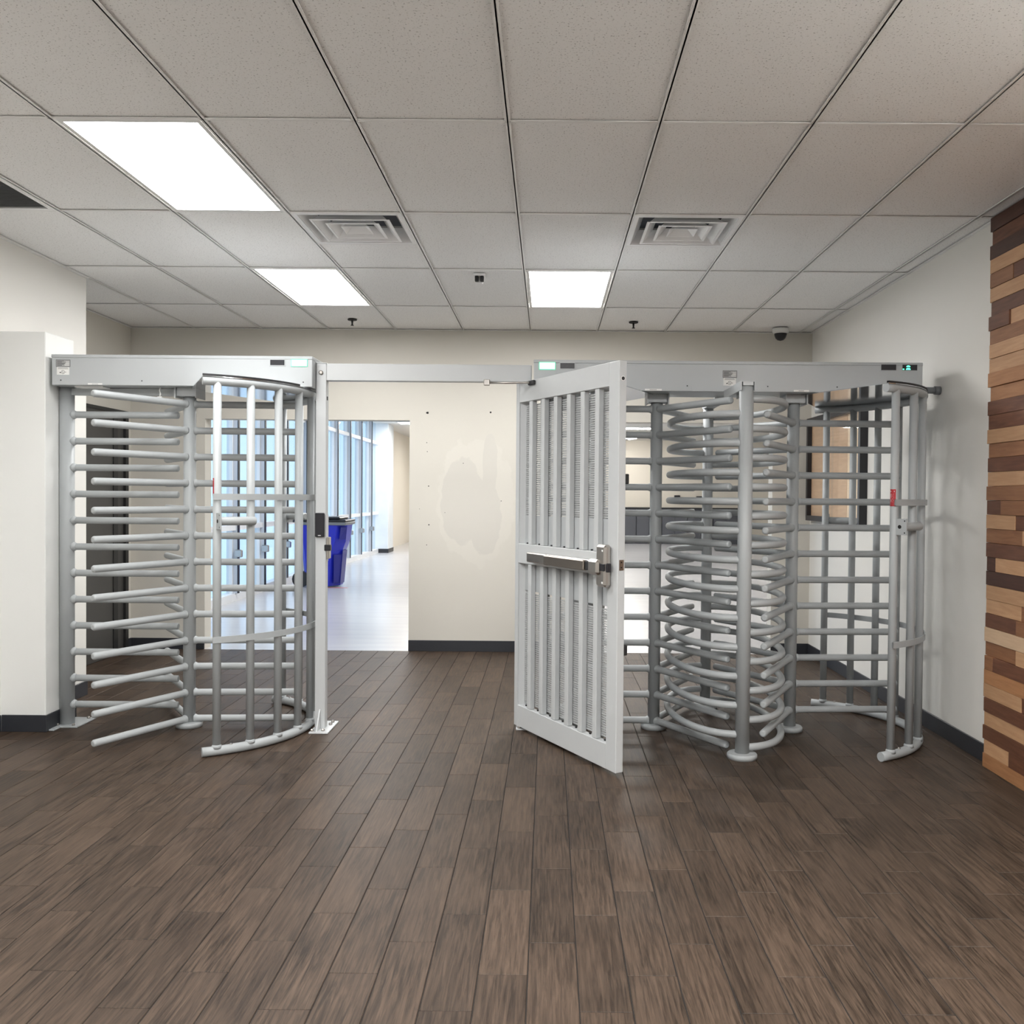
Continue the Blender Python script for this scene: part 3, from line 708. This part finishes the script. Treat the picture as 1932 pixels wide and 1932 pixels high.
def cage(par, cx, cy, side, lock=True, canopy_z=2.05, CR=CR):
    """curved bar cage; side = 0 faces +x, 180 faces -x"""
    def A(a): return a if side == 0 else 180-a
    c = MB().tube(arc(cx, cy, CR, A(-64), A(64), .0262, 32), .0258, 14).build('cage', 'steel', par)
    MB().tube(arc(cx, cy, CR, A(-64), A(64), canopy_z-.022, 32), .0235, 14).build('top_rim', 'steel', c)
    angs = [-58+14.5*i for i in range(9)]
    for a in angs:
        p = (cx+CR*math.cos(math.radians(A(a))), cy+CR*math.sin(math.radians(A(a))))
        put('bar', BAR, c, T(p[0], p[1], 0))
        m = MB().tube([(p[0], p[1], .04), (p[0], p[1], .052), (p[0], p[1], .060)], [.0275, .0265, .0228], 14); m.build('weld', 'steel', c)
    for z, e in ((1.405, 60), (.632, 60)):
        m = MB(); n = 30; R0, R1 = CR+.0215, CR+.028
        for i in range(n):
            a, b = math.radians(A(-e+2*e*i/n)), math.radians(A(-e+2*e*(i+1)/n))
            q = [(cx+R*math.cos(g), cy+R*math.sin(g)) for g in (a, b) for R in (R0, R1)]
            h = .017
            m.quad((*q[1], z-h), (*q[3], z-h), (*q[3], z+h), (*q[1], z+h)); m.quad((*q[0], z-h), (*q[0], z+h), (*q[2], z+h), (*q[2], z-h))
            m.quad((*q[0], z+h), (*q[1], z+h), (*q[3], z+h), (*q[2], z+h)); m.quad((*q[0], z-h), (*q[2], z-h), (*q[3], z-h), (*q[1], z-h))
        m.build('strap', 'steel', c)
    # sheet-metal canopy closing the top of the cage
    pts = [(cx, cy, canopy_z-.001)] + arc(cx, cy, CR+.018, A(-64), A(64), canopy_z-.001, 32)
    if side: pts.reverse()
    MB().prism(pts, (0, 0, .0045)).build('canopy', 'canopy', c)
    for (a0, a1) in ((-64, -16), (17, 64)):  # thin dark band along the top of the rim
        m = MB(); n = 18; R0, R1, za, zb = CR+.004, CR+.019, canopy_z+.0037, canopy_z+.0145
        for i in range(n):
            q = [(cx+R*math.cos(g), cy+R*math.sin(g)) for g in (math.radians(A(a0+(a1-a0)*i/n)), math.radians(A(a0+(a1-a0)*(i+1)/n))) for R in (R0, R1)]
            m.quad((*q[1], za), (*q[3], za), (*q[3], zb), (*q[1], zb)); m.quad((*q[0], za), (*q[0], zb), (*q[2], zb), (*q[2], za)); m.quad((*q[0], zb), (*q[1], zb), (*q[3], zb), (*q[2], zb))
        m.build('rim_dark_band', 'rubber', c)
    # lock housing between the first two bars, at hand height, front and back
    for sg in ((-1, 1) if lock else ()):
        a1, a2 = math.radians(A(sg*58)), math.radians(A(sg*43.5)); Ro = CR+.040
        p1 = Vector((cx+Ro*math.cos(a1), cy+Ro*math.sin(a1), 1.274)); p2 = Vector((cx+Ro*math.cos(a2), cy+Ro*math.sin(a2), 1.274))
        d = (p2-p1).normalized(); nrm = Vector((d.y, -d.x, 0)); z_ = Vector((0, 0, 1))
        MB().rod(p1, p2+d*.008, .0235, 14).build('lock_tube', 'steel', c)
        MB().obox(p1-d*.003, nrm, z_, d, .040, .044, .004).build('lock_plate', 'steel', c)
        m = MB().tube([p1-d*.0072, p1-d*.0076], .0105, 14)
        for (i, j) in ((-1, -1), (1, -1), (1, 1), (-1, 1)): q = p1+nrm*.029*i+z_*.032*j; m.tube([q-d*.0072, q-d*.0078], .004, 8)
        m.build('plate_hole', 'hole', c)
    for (a, z) in ((-52, .05), (-8, .05), (52, .05), (30, .05)):
        g = math.radians(A(a)); m = MB().lathe((cx+CR*math.cos(g), cy+CR*math.sin(g), z-.001), [(.009, 0), (.009, .005), (.005, .008)], 6); m.build('anchor_bolt', 'chrome', c)
    return c
def sticker(par, bx, by, z0, z1, ad):
    """red wrap-around sticker with white script, on a cage bar"""
    m = MB(); r = .0228; n = 6; s0, s1 = ad-62, ad+30
    for i in range(n):
        a, b = math.radians(s0+(s1-s0)*i/n), math.radians(s0+(s1-s0)*(i+1)/n)
        m.quad((bx+r*math.cos(a), by+r*math.sin(a), z0), (bx+r*math.cos(b), by+r*math.sin(b), z0), (bx+r*math.cos(b), by+r*math.sin(b), z1), (bx+r*math.cos(a), by+r*math.sin(a), z1))
    o = m.build('warning_sticker', 'red', par)
    m = MB(); r = .0231; h = z1-z0
    def mark(a0, a1, u0, u1):
        a, b = math.radians(ad+a0), math.radians(ad+a1)
        m.quad((bx+r*math.cos(a), by+r*math.sin(a), z1-u1*h), (bx+r*math.cos(b), by+r*math.sin(b), z1-u1*h), (bx+r*math.cos(b), by+r*math.sin(b), z1-u0*h), (bx+r*math.cos(a), by+r*math.sin(a), z1-u0*h))
    mark(-45, 12, .13, .17); mark(-45, -33, .10, .14); mark(5, 14, .10, .14)
    for i, u in enumerate((.27, .33, .40, .46, .53, .59, .66, .73)): mark(-38, -8 if i % 3 else 0, u, u+.022)
    for u in (.80, .88): mark(-40, 10, u, u+.024)
    mark(-40, -32, .27, .50); mark(-40, -32, .60, .74)
    m.build('sticker_lettering', 'paper', par)
def header(par, x0, x1, y0, y1, z0, z1):
    h = MB().bbox(x0, x1, y0, y1, z0, z1-.018, .003).build('header', 'steel_plate', par)
    MB().bbox(x0-.0015, x1+.0015, y0-.0025, y1+.0025, z1-.020, z1, .003).build('header_lid', 'steel_plate', h)
    return h
def display(h, x0, x1, y, z0, z1, mat):
    m = MB().box(x0-.004, x1+.004, y-.0035, y-.0005, z0-.004, z1+.004); m.build('display_bezel', 'green_edge' if mat != 'black' else 'steel_plate', h)
    MB().box(x0, x1, y-.0045, y-.0036, z0, z1).build('display', mat, h)
def rating_label(h, x, y, z):
    """grey rating plate over a white certification sticker with its round mark"""
    MB().box(x, x+.084, y-.0015, y-.0003, z+.045, z+.087).build('rating_plate', 'label_grey', h)
    m = MB()
    m.box(x, x+.084, y-.0019, y-.0016, z+.085, z+.087); m.box(x, x+.084, y-.0019, y-.0016, z+.045, z+.047); m.box(x, x+.002, y-.0019, y-.0016, z+.047, z+.085); m.box(x+.082, x+.084, y-.0019, y-.0016, z+.047, z+.085)
    for i in range(5): m.box(x+.006, x+.035+.012*((i*7) % 3), y-.0019, y-.0016, z+.052+i*.0065, z+.055+i*.0065)
    m.build('plate_print', 'label_dark', h)
    m = MB()
    for i in range(3): m.box(x+.05+.004*i, x+.078, y-.0019, y-.0016, z+.053+i*.009, z+.057+i*.009)
    m.build('plate_field', 'paper', h)
    MB().box(x+.004, x+.078, y-.0014, y-.0003, z-.002, z+.043).build('certification_label', 'paper', h)
    m = MB()
    for i in range(2): m.box(x+.010+.004*i, x+.073-.004*i, y-.0019, y-.0015, z+.032+i*.006, z+.0338+i*.006)
    cx, cz = x+.041, z+.014
    for i in range(12):
        a, b = 2*PI*i/12, 2*PI*(i+.85)/12
        p = [(cx+r*math.cos(g), y-.0018, cz+r*math.sin(g)) for r in (.0085, .011) for g in (a, b)]
        m.quad(p[0], p[2], p[3], p[1])
    m.box(cx-.004, cx-.0025, y-.0019, y-.0016, cz-.002, cz+.006); m.box(cx+.0012, cx+.0026, y-.0019, y-.0016, cz-.005, cz+.003); m.box(cx+.0012, cx+.005, y-.0019, y-.0016, cz-.0055, cz-.0042); m.box(cx-.004, cx, y-.0019, y-.0016, cz-.0025, cz-.0012)
    m.box(cx-.02, cx-.012, y-.0019, y-.0016, cz-.006, cz+.0); m.box(cx+.014, cx+.018, y-.0019, y-.0016, cz-.002, cz+.002)
    m.build('certification_mark', 'label_dark', h)
def base_plate(par, x0, x1, y0, y1, gx, gy, gdir):
    m = MB().bbox(x0, x1, y0, y1, .0003, .010, .002); b = m.build('base_plate', 'steel', par)
    m = MB()
    for (i, j) in ((.22, .12), (.78, .12), (.22, .88), (.78, .88)): m.lathe((x0+(x1-x0)*i, y0+(y1-y0)*j, .010), [(.010, 0), (.010, .008), (.006, .012)], 6)
    m.build('anchor_bolts', 'chrome', par)
    return b
YT = 5.64
# ---------- left single turnstile
C1 = (-2.18, 5.63)
t1 = thing('turnstile', (C1[0], C1[1], 0), 'full-height single turnstile on the left beside the white pillar, grey bars', 'turnstile')
h = header(t1, -2.945, -1.402, 5.49, 5.80, 2.057, 2.238)
display(h, -1.650, -1.566, 5.49, 2.184, 2.215, 'black')
display(h, -1.524, -1.434, 5.49, 2.180, 2.216, 'white_green')
rating_label(h, -2.918, 5.49, 2.119)
MB().box(-2.73, -2.645, 5.4885, 5.4897, 2.060, 2.069).build('serial_sticker', 'paper', h)
MB().box(-2.705, -2.67, 5.4879, 5.4884, 2.063, 2.066).build('sticker_print', 'label_grey', h)
m_ = MB()
for x in (-2.89, -2.41, -1.455): m_.obox((x, 5.489, 2.085), (1, 0, 0), (0, 1, 0), (0, 0, 1), .003, .002, .003)
m_.build('screws', 'rubber', h)
z1s = [.050+SP*i for i in range(13)]
rotor(t1, C1[0], C1[1], z1s, (3.5, 123.5, 243.5), 2.057)
c1 = cage(t1, C1[0], C1[1], 0)
b1 = (C1[0]+CR*math.cos(math.radians(-58)), C1[1]+CR*math.sin(math.radians(-58)))
sticker(c1, b1[0], b1[1], 1.412, 1.506, 216)
post = MB().tube([(-2.932, YT, .008), (-2.932, YT, 2.057)], .043, 20).build('barrier_post', 'steel', t1)
COMB = MB().rod((.036, 0, 0), (.682, 0, 0), ARM_R, 16).mesh('barrier_bar', 'steel')
WELD = MB().tube([(.030, 0, 0), (.044, 0, 0), (.058, 0, 0)], [.030, .028, .0212], 14).mesh('weld', 'steel')
for i in range(12):
    put('barrier_bar', COMB, post, T(-2.932, YT, .128+.1606*i)); put('weld', WELD, post, T(-2.932, YT, .128+.1606*i))
MB().box(-2.93, -2.245, YT-.02, YT+.02, 2.012, 2.052).build('top_rail', 'steel', t1)
base_plate(post, -3.0, -2.83, 5.56, 5.80, 0, 0, 0)
MB().prism([(-2.985, 5.50, .0103), (-2.985, 5.60, .0103), (-2.985, 5.60, .15)], (.008, 0, 0)).build('gusset', 'steel', post)
MB().bbox(-3.03, -2.93, 5.485, 5.56, .0003, .010, .002).build('base_plate', 'steel', post)
MB().box(-2.83, -2.66, 5.53, 5.77, 2.049, 2.0565).build('cable_tray', 'paper', h)
m_ = MB().tube([(-2.33, 5.56, 2.056), (-2.335, 5.56, 2.035), (-2.325, 5.55, 2.015), (-2.33, 5.55, 2.0)], .004, 6); m_.bbox(-2.345, -2.315, 5.545, 5.56, 1.985, 2.0, .003); m_.build('loose_wire', 'paper', h)

# ---------- tandem turnstile on the right: rotors 2 and 3 sharing a lens-shaped centre barrier
C2 = (.66, 5.69); C3 = (1.49, 5.66)
t2 = thing('tandem_turnstile', (1.07, 5.65, 0), 'full-height double turnstile on the right behind the gate, two rotors of grey bars', 'turnstile')
h = header(t2, -.092, 2.204, 5.49, 5.82, 2.050, 2.230)
display(h, -.058, .032, 5.49, 2.174, 2.212, 'white_green')
display(h, .064, .148, 5.49, 2.178, 2.210, 'black')
display(h, 1.958, 2.046, 5.49, 2.184, 2.217, 'black')
display(h, 2.083, 2.170, 5.49, 2.184, 2.217, 'black')
m_ = MB()
for (a, b, z0, z1) in ((2.106, 2.128, 2.203, 2.209), (2.111, 2.123, 2.209, 2.212), (2.084, 2.093, 2.187, 2.193), (2.104, 2.130, 2.187, 2.193), (2.108, 2.126, 2.193, 2.197)): m_.box(a, b, 5.4835, 5.4853, z0, z1)
m_.build('lit_arrow', 'green', h)
rating_label(h, 1.024, 5.49, 2.087)
for (a, b) in ((.565, .665), (1.445, 1.535)):
    MB().box(a, b, 5.4885, 5.4897, 2.053, 2.063).build('serial_sticker', 'paper', h)
    MB().box(a+.028, b-.03, 5.4879, 5.4884, 2.056, 2.060).build('sticker_print', 'label_grey', h)
MB().box(.84, 1.36, 5.4865, 5.4897, 2.051, 2.083).build('cover_strip', 'steel_plate', h)
m_ = MB()
for x in (.815, 1.29, 1.70, .40): m_.obox((x, 5.488, 2.082), (1, 0, 0), (0, 1, 0), (0, 0, 1), .003, .003, .003)
m_.build('screws', 'rubber', h)
z2s = [.050+SP*i for i in range(13)]
z3s = [.129+SP*i for i in range(12)]
rotor(t2, C2[0], C2[1], z2s, (181.2, 301.2, 61.2), 2.050)
rotor(t2, C3[0], C3[1], z3s, (3.0, 123.0, 243.0), 2.050)
cage(t2, C2[0], C2[1], 180, False, 2.045, .690)
c3 = cage(t2, C3[0], C3[1], 0, True, 2.045)
b3 = (C3[0]+CR*math.cos(math.radians(-58)), C3[1]+CR*math.sin(math.radians(-58)))
sticker(c3, b3[0], b3[1], 1.385, 1.477, 238)
CX, CYc, HB = 1.072, 5.65, .60
cb = MB().tube([(CX, CYc-HB, .02), (CX, CYc-HB, 2.03)], .039, 20).build('center_barrier', 'steel', t2)
MB().tube([(CX, CYc+HB, .02), (CX, CYc+HB, 2.03)], .035, 20).build('rear_post', 'steel', cb)
for yy in (-HB, HB): MB().lathe((CX, CYc+yy, .0005), [(.082, 0), (.082, .022), (.076, .029), (.048, .031)], 28).build('floor_flange', 'steel', cb)
def hoop(sgn):
    pts = []; n = 26
    for i in range(n+1):
        a = PI*i/n; pts.append((sgn*.325*abs(math.sin(a))**.86, -HB*math.cos(a), 0))
    return MB().tube(pts, ARM_R, 12).mesh('hoop', 'steel')
HL, HR = hoop(-1), hoop(1)
for z in z3s: put('hoop', HL, cb, T(CX, CYc, z))
for z in z2s[:13]: put('hoop', HR, cb, T(CX, CYc, z if z > .06 else .060))
MB().box(CX-.028, CX+.028, CYc-HB-.045, 5.49, 2.03, 2.049).build('roof_channel', 'steel_plate', cb)
m_ = MB().box(CX-.040, CX-.034, CYc-HB-.045, 5.489, 2.005, 2.054); m_.box(CX+.034, CX+.040, CYc-HB-.045, 5.489, 2.005, 2.054); m_.box(CX-.034, CX+.034, CYc-HB-.045, 5.489, 2.0495, 2.054); m_.build('channel_flange', 'steel_plate', cb)
m_ = MB().box(CX-.034, CX+.034, 5.821, CYc+HB+.045, 2.02, 2.05); m_.build('rear_channel', 'steel_plate', cb)
MB().tube([(2.2055, 5.66, 2.087), (2.33, 5.66, 2.087), (XR-.0005, 5.66, 2.087)], .020, 14).build('conduit', 'conduit', t2)
MB().tube([(2.345, 5.66, 2.087), (XR-.0005, 5.66, 2.087)], .026, 14).build('conduit_nut', 'conduit', t2)

# ================================================================== SECURITY GATE between the turnstiles
g = thing('security_gate', (-1.37, 5.60, 0), 'grey steel gate with slatted leaf swung open, between the two turnstiles', 'gate')
gp = MB().bbox(-1.400, -1.338, 5.57, 5.632, .008, 2.207, .003).build('latch_post', 'gate_steel', g)
MB().bbox(-1.412, -1.296, 5.47, 5.76, .0003, .010, .002).build('base_plate', 'gate_steel', gp)
MB().prism([(-1.373, 5.485, .0103), (-1.373, 5.569, .0103), (-1.373, 5.569, .125)], (.008, 0, 0)).build('gusset', 'gate_steel', gp)
m_ = MB()
for (x, y) in ((-1.398, 5.50), (-1.335, 5.51), (-1.325, 5.66), (-1.325, 5.72)): m_.lathe((x, y, .010), [(.011, 0), (.011, .009), (.006, .014)], 6)
m_.build('anchor_bolts', 'chrome', gp)
m_ = MB().lathe((0, 0, 0), [(.013, 0), (.013, .006), (.008, .010)], 10)
for q in range(len(m_.v)): p = m_.v[q]; m_.v[q] = Vector((-1.369+p.x, 5.5695-p.z, 2.153+p.y))
m_.build('bolt', 'chrome', gp)
m_ = MB().bbox(-1.3995, -1.336, 5.568, 5.634, 2.207, 2.213, .002); m_.build('post_cap', 'gate_steel', gp)
MB().bbox(-1.3375, -.107, 5.572, 5.630, 2.106, 2.209, .003).build('beam', 'gate_steel', g)
hp = MB().bbox(-.175, -.112, 5.632, 5.694, .008, 2.104, .003).build('hinge_post', 'gate_steel', g)
MB().bbox(-.185, -.085, 5.60, 5.74, .0003, .010, .002).build('base_plate', 'gate_steel', hp)
m_ = MB()
for (x, y) in ((-.165, 5.615), (-.105, 5.615)): m_.lathe((x, y, .010), [(.012, 0), (.012, .010), (.006, .016)], 6)
m_.build('anchor_bolts', 'chrome', hp)
rd = MB().bbox(-1.398, -1.343, 5.548, 5.5695, 1.168, 1.311, .004).build('card_reader', 'black', g)
MB().box(-1.379, -1.362, 5.5468, 5.5478, 1.174, 1.178).build('reader_light', 'paper', rd)
MB().box(-1.3378, -1.336, 5.57, 5.632, 1.02, 1.30).build('strike_backing', 'gate_steel', g)
sk = MB().bbox(-1.3358, -1.318, 5.572, 5.625, 1.035, 1.165, .003).build('strike', 'chrome', g)
MB().bbox(-1.345, -1.308, 5.562, 5.60, 1.083, 1.120, .003).build('strike_mouth', 'black', sk)
MB().box(-1.340, -1.3345, 5.585, 5.60, 1.99, 2.012).build('bumper', 'rubber', g)

# leaf, in its own frame: u along the leaf from the hinge, n out of the visible face, z up
DO = Vector((-.200, 5.665, 0)); DA = math.atan2(-.876, .483)
LF = T(*DO) @ RZ(DA)             # local x = u, local y = -n (visible face at y=0 looks to -y)
LW, LT = 1.142, .045
def lf(m, name, mat, par, **kw):
    return put(name, m.mesh(name, mat), par, LF, **kw)
# local +y of the rotated frame points to (.876,.483): the far side; visible face is y=0
m_ = MB()
m_.bbox(0, .042, 0, LT, .022, 2.110, .002)
leaf = lf(m_, 'gate_leaf', 'gate_steel', g)
lf(MB().bbox(1.046, LW, 0, LT, .022, 2.110, .003), 'stile', 'gate_steel', leaf)
for (z0, z1) in ((.022, .152), (1.017, 1.135), (1.988, 2.110)): lf(MB().bbox(.0422, 1.0458, .0006, LT, z0, z1, .002), 'rail', 'gate_steel', leaf)
for (z0, z1) in ((.152, 1.017), (1.135, 1.988)):
    sl = MB().bbox(-.0205, .0205, .004, .036, z0+.001, z1-.001, .0025).mesh('slat', 'gate_steel')
    for i in range(6): put('slat', sl, leaf, LF @ T(.182+.1484*i, 0, 0))
lf(MB().box(.0424, 1.0456, .0385, .0425, 1.136, 1.308), 'cover_panel', 'steel_plate', leaf)
lf(MB().box(.0424, 1.0456, .0385, .0425, .852, 1.016), 'cover_panel', 'steel_plate', leaf)
def mesh_panel(z0, z1):
    m = MB(); cu, cz = .030, .0125; r = .0011
    nu = int(1.003/cu); nz = int((z1-z0)/cz)
    for j in range(nz):
        for i in range(nu*2):
            u0 = .0435+i*cu/2; za = z0+j*cz; zb = za+cz/2
            a, b = ((za, zb) if i % 2 == 0 else (zb, za))
            for sg in (1, -1):
                p = Vector((u0, .0405, za+cz/2+sg*(a-za-cz/4)*1.0)); q = Vector((u0+cu/2, .0405, za+cz/2+sg*(b-za-cz/4)*1.0))
                d = (q-p).normalized(); s_ = Vector((-d.z, 0, d.x))*.0026; y_ = Vector((0, .0010, 0)); k = len(m.v)
                m.v += [p-s_-y_, p+s_-y_, p+s_+y_, p-s_+y_, q-s_-y_, q+s_-y_, q+s_+y_, q-s_+y_]
                for f in ((0, 1, 5, 4), (1, 2, 6, 5), (2, 3, 7, 6), (3, 0, 4, 7)): m.f.append([k+e for e in f]); m.sm.append(False)
    return m
lf(mesh_panel(1.310, 1.975), 'wire_mesh', 'gate_steel', leaf, kind='stuff')
lf(mesh_panel(.165, .850), 'wire_mesh', 'gate_steel', leaf, kind='stuff')
m_ = MB()
for z in (1.939, 1.641, 1.345, 1.233, .93, .82, .52, .215):
    m_.obox((.0428, .020, z), (1, 0, 0), (0, 1, 0), (0, 0, 1), .0008, .004, .005)
for i in range(7):
    for z in (.156, 1.139): m_.obox((.085+.148*i+.02, .030, z), (1, 0, 0), (0, 1, 0), (0, 0, 1), .005, .004, .004)
lf(m_, 'screws', 'rubber', leaf)
m_ = MB()
def eyelet(z, r, mat, nm):
    m = MB().tube([(LW+.0004, LT/2, z), (LW+.0012, LT/2, z)], r, 18); return lf(m, nm, mat, leaf)
eyelet(2.02, .0125, 'paper', 'ring'); 
m = MB().tube([(LW+.0012, LT/2, 2.02), (LW+.0020, LT/2, 2.02)], .0095, 16); lf(m, 'plug', 'rubber', leaf)
lf(MB().box(LW+.0003, LW+.0022, .010, .036, 1.052, 1.105), 'edge_plate', 'chrome_warm', leaf)
m = MB()
for z in (1.066, 1.092): m.tube([(LW+.0022, LT/2, z), (LW+.0030, LT/2, z)], .004, 8)
lf(m, 'edge_screws', 'hole', leaf)
for z in (1.515, .635): lf(MB().bbox(1.050, 1.100, LT+.0005, LT+.050, z-.026, z+.026, .004), 'rubber_bumper', 'rubber', leaf)
# exit device: rail, push pad, latch case
pb = lf(MB().bbox(.235, 1.00, -.030, -.0006, 1.040, 1.092, .004), 'panic_bar', 'chrome', g)
lf(MB().bbox(.232, .464, -.045, -.0302, 1.037, 1.093, .006), 'end_cap', 'chrome', pb)
lf(MB().bbox(.466, .905, -.060, -.0302, 1.036, 1.090, .005), 'push_pad', 'chrome_warm', pb)
lf(MB().bbox(.907, .950, -.050, -.0302, 1.040, 1.086, .003), 'hinge_block', 'rubber', pb)
lf(MB().bbox(.952, 1.050, -.066, -.0302, 1.022, 1.102, .014), 'latch_head', 'chrome', pb)
lf(MB().bbox(1.002, 1.092, -.045, -.0006, .962, 1.178, .012), 'latch_case', 'chrome', pb)
lf(MB().bbox(1.0925, 1.105, -.040, -.012, 1.040, 1.085, .003), 'latch_bolt', 'black', pb)
lf(MB().bbox(1.050, 1.093, -.0485, -.0455, 1.045, 1.082, .001), 'latch_window', 'black', pb)
m = MB()
for z in (.985, 1.148): m.obox((1.070, -.0462, z), (1, 0, 0), (0, 1, 0), (0, 0, 1), .005, .001, .005)
lf(m, 'case_screws', 'paper', pb)
# closer: arm from the beam to a shoe on the leaf
q0 = Vector((-.37, 5.555, 2.098)); q1 = LF @ Vector((.205, -.016, 2.092))
cl = MB().tube([q0, q1], .0065, 10).build('closer_arm', 'chrome', g)
MB().bbox(-.392, -.356, 5.545, 5.571, 2.082, 2.118, .003).build('closer_shoe', 'chrome', cl)
m = MB().bbox(.18, .25, -.018, -.0006, 2.078, 2.104, .004); lf(m, 'closer_shoe', 'rubber', cl)
